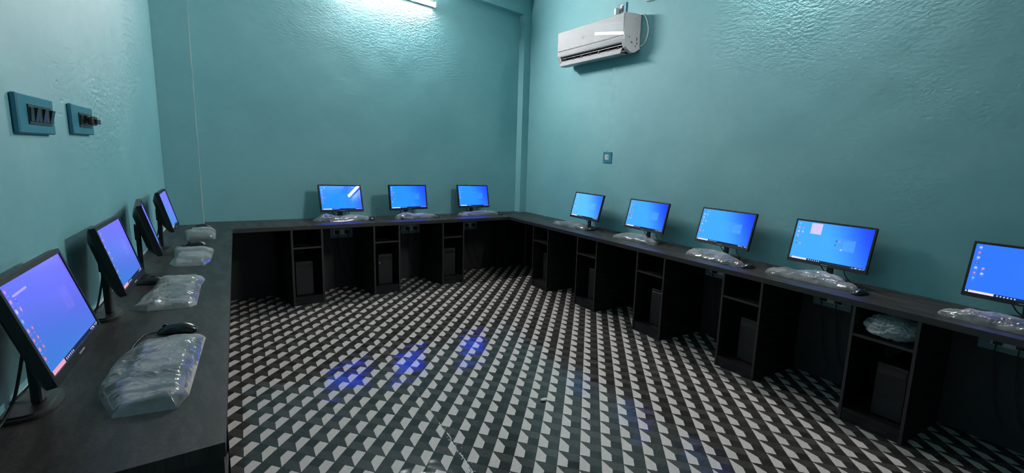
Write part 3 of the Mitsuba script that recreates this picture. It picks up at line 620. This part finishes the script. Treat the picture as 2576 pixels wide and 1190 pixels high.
def ring(c, L, W, facing, seed, taper=.015):
    """a bag outline: a long rounded outline with uneven ends"""
    th = math.radians(facing + 90); ux, uy = np.array([math.cos(th), math.sin(th)]), np.array([-math.sin(th), math.cos(th)])
    r = np.random.default_rng(seed); q = []
    for a in np.linspace(0, 2 * np.pi, 26, endpoint=False):
        ca_, sa = math.cos(a), math.sin(a)
        x = L / 2 * np.sign(ca_) * abs(ca_) ** .55 + r.normal(0, .004); y = W / 2 * np.sign(sa) * abs(sa) ** .6 * (1 - taper * abs(x) / L * 4) + r.normal(0, .003)
        q.append(tuple(np.array(c) + ux * x + uy * y))
    return q
def bag_B(idx, where, a, b, H, humps, seed, W=.18):
    a, b = A_(a), A_(b); u = (b - a) / np.linalg.norm(b - a); n = A_([-u[1], u[0]]); c = (a + b) / 2 + n * (W / 2 - .002); f = math.degrees(math.atan2(-n[1], -n[0]))
    place_pair(idx, where, c, f, ring(c, np.linalg.norm(b - a) + .05, W, f, seed), H, .3, 8, humps, side='back')
bag_B(4, 'under the left monitor of the back worktop', (.984, 5.561), (1.470, 5.657), .031, [(-.15, .02, .07, .07, .030), (.10, .02, .10, .07, .016)], 1)
bag_B(5, 'under the middle monitor of the back worktop', (1.790, 5.664), (2.240, 5.750), .031, [(-.13, .01, .07, .07, .034), (.05, .02, .12, .06, .014)], 2, W=.155)
bag_B(6, 'under the right monitor of the back worktop', (2.622, 5.882), (3.140, 5.955), .031, [(.08, .02, .12, .07, .014)], 3)
def bag_R(idx, where, a, b, H, humps, seed, W=.168):
    a, b = A_(a), A_(b); u = (b - a) / np.linalg.norm(b - a); n = A_([-u[1], u[0]]); c = (a + b) / 2 + n * W / 2; f = math.degrees(math.atan2(-n[1], -n[0]))
    place_pair(idx, where, c, f, ring(c, np.linalg.norm(b - a) + .07, W, f, seed), H, .25, 8, humps, side='right')
bag_R(7, 'farthest along the right worktop', (3.290, 4.955), (3.322, 4.445), .031, [(.02, .035, .14, .05, .036)], 4, W=.15)
bag_R(8, 'second from the far end of the right worktop', (3.282, 3.850), (3.300, 3.345), .031, [(-.02, .035, .18, .05, .032)], 5, W=.15)
bag_R(9, 'in the middle of the right worktop', (3.240, 2.850), (3.192, 2.330), .031, [(-.03, .045, .20, .06, .033)], 6)
bag_R(10, 'below the pale-note monitor on the right worktop', (3.222, 2.050), (3.215, 1.455), .031, [(.07, .045, .16, .06, .035), (-.22, .03, .05, .05, .012)], 7)
bag_R(11, 'at the right edge of the photo', (3.150, .905), (3.105, .330), .031, [(-.02, .03, .2, .06, .018)], 8)

def mouse(label, x, y, facing, group, lead=.35):
    t = Thing('mouse', label, 'mouse', group, at(x, y, ZC + .0006, facing))
    pts = []
    for yy, w, h, zb in ((-.056, .030, .012, .004), (-.050, .044, .020, .002), (-.034, .056, .030, .001), (-.010, .060, .037, .001), (.014, .057, .036, .001), (.036, .054, .028, .001), (.052, .046, .018, .002), (.057, .034, .011, .004)):
        for a in np.linspace(0, np.pi, 13): pts.append((w / 2 * math.cos(a), yy, zb + (h - zb) * math.sin(a) ** .8))
        pts += [(-w / 2 * .92, yy, .0008), (w / 2 * .92, yy, .0008)]
    m = trimesh.convex.convex_hull(np.array(pts)); m = m.subdivide(); trimesh.smoothing.filter_taubin(m, iterations=6); m.apply_translation((0, 0, .0008 - m.bounds[0, 2]))
    t.part('body', m, 'black_gloss', True)
    t.part('wheel', xf(trimesh.creation.cylinder(.009, .006, sections=20), rot(90, (0, 1, 0)), (0, .036, .024)), 'cable_black')
    g = -1 if lead < 0 else 1; q = abs(lead)
    t.part('cable', tube([(0, .055, .006), (0, .074, .0035), (g * .02, .094, .0030), (g * (.02 + q * .5), .100, .0030), (g * (.02 + q), .090, .0030)], .0022, 6, 30), 'cable_black', True)
gm = {'L': 'mice on the left worktop', 'B': 'mice on the back worktop', 'R': 'mice on the right worktop'}
for w_, x, y, f in (('nearest the camera', -.066, 2.372, -8), ('second from the camera', -.178, 3.275, -4), ('third from the camera', .012, 4.40, -4), ('farthest from the camera', .070, 5.345, -4)):
    mouse(f'black mouse on the left worktop beside a wrapped keyboard, {w_}', x, y, f, gm['L'], -.10 if x < -.1 else -.20)
for w_, x, y in (('left', 1.492, 5.700), ('middle', 2.252, 5.845), ('right', 3.178, 6.02)):
    mouse(f'black mouse at right of the {w_} wrapped keyboard on the back worktop', x, y, fB - 12, gm['B'], .16)
for w_, x, y in (('farthest bag', 3.395, 4.352), ('second bag from the far end', 3.440, 3.365), ('middle bag', 3.268, 2.225), ('bag below the monitor with the pale note', 3.225, 1.368)):
    mouse(f'black mouse on the right worktop beside the {w_}', x, y, fR - 14, gm['R'], .14)

# ------------------------------------------------------------------ plastic stuffed in the nearest right cabinet
cc = nearest_cab.c; ux, n_ = nearest_cab.u, np.array([nearest_cab.u[1], -nearest_cab.u[0]])
m = trimesh.creation.icosphere(5, 1.0); v = m.vertices.copy()
r = 1 + .30 * (meshkit.fbm(v * 2.4 + 5, 4, 3) - .5) + .16 * (1 - np.abs(2 * meshkit.noise(v * 5.5 + 9, 4) - 1)) ** 2
v = v * r[:, None] * np.array([.135, .13, .062]); v[:, 2] = np.maximum(v[:, 2], -.058); m.vertices = v; m.apply_translation((0, 0, -v[:, 2].min()))
q = cc - n_ * .14
single('plastic_bag', m, 'film_haze_bag', 'crumpled clear plastic stuffed on the shelf of the nearest right cabinet', 'plastic bag', None, at(q[0], q[1], .5585, nearest_cab.facing), smooth=True)
mat('film_haze_bag', {'type': 'principledthin', 'base_color': rgb(0.75, 0.78, 0.8), 'roughness': 0.3, 'spec_trans': 0.3, 'diff_trans': 0.8, 'eta': 1.5})
# ------------------------------------------------------------------ scraps on the floor
def scrap(label, x, y, s, seed):
    m = trimesh.creation.icosphere(3, 1.0); v = m.vertices
    r = .6 + .9 * meshkit.fbm(v * 2.0 + seed, 3, seed); m.vertices = v * r[:, None] * np.array([s, s * .7, s * .35]); m.apply_translation((0, 0, -m.bounds[0, 2]))
    single('paper_scrap', m, 'paper', label, 'scrap', None, T().translate([x, y, -.0014]))
scrap('crumpled pale paper scrap on the vinyl floor, larger', 1.637, 2.474, .021, 5)
scrap('tiny pale paper scrap on the vinyl floor, nearer the camera', 1.725, 2.133, .008, 9)
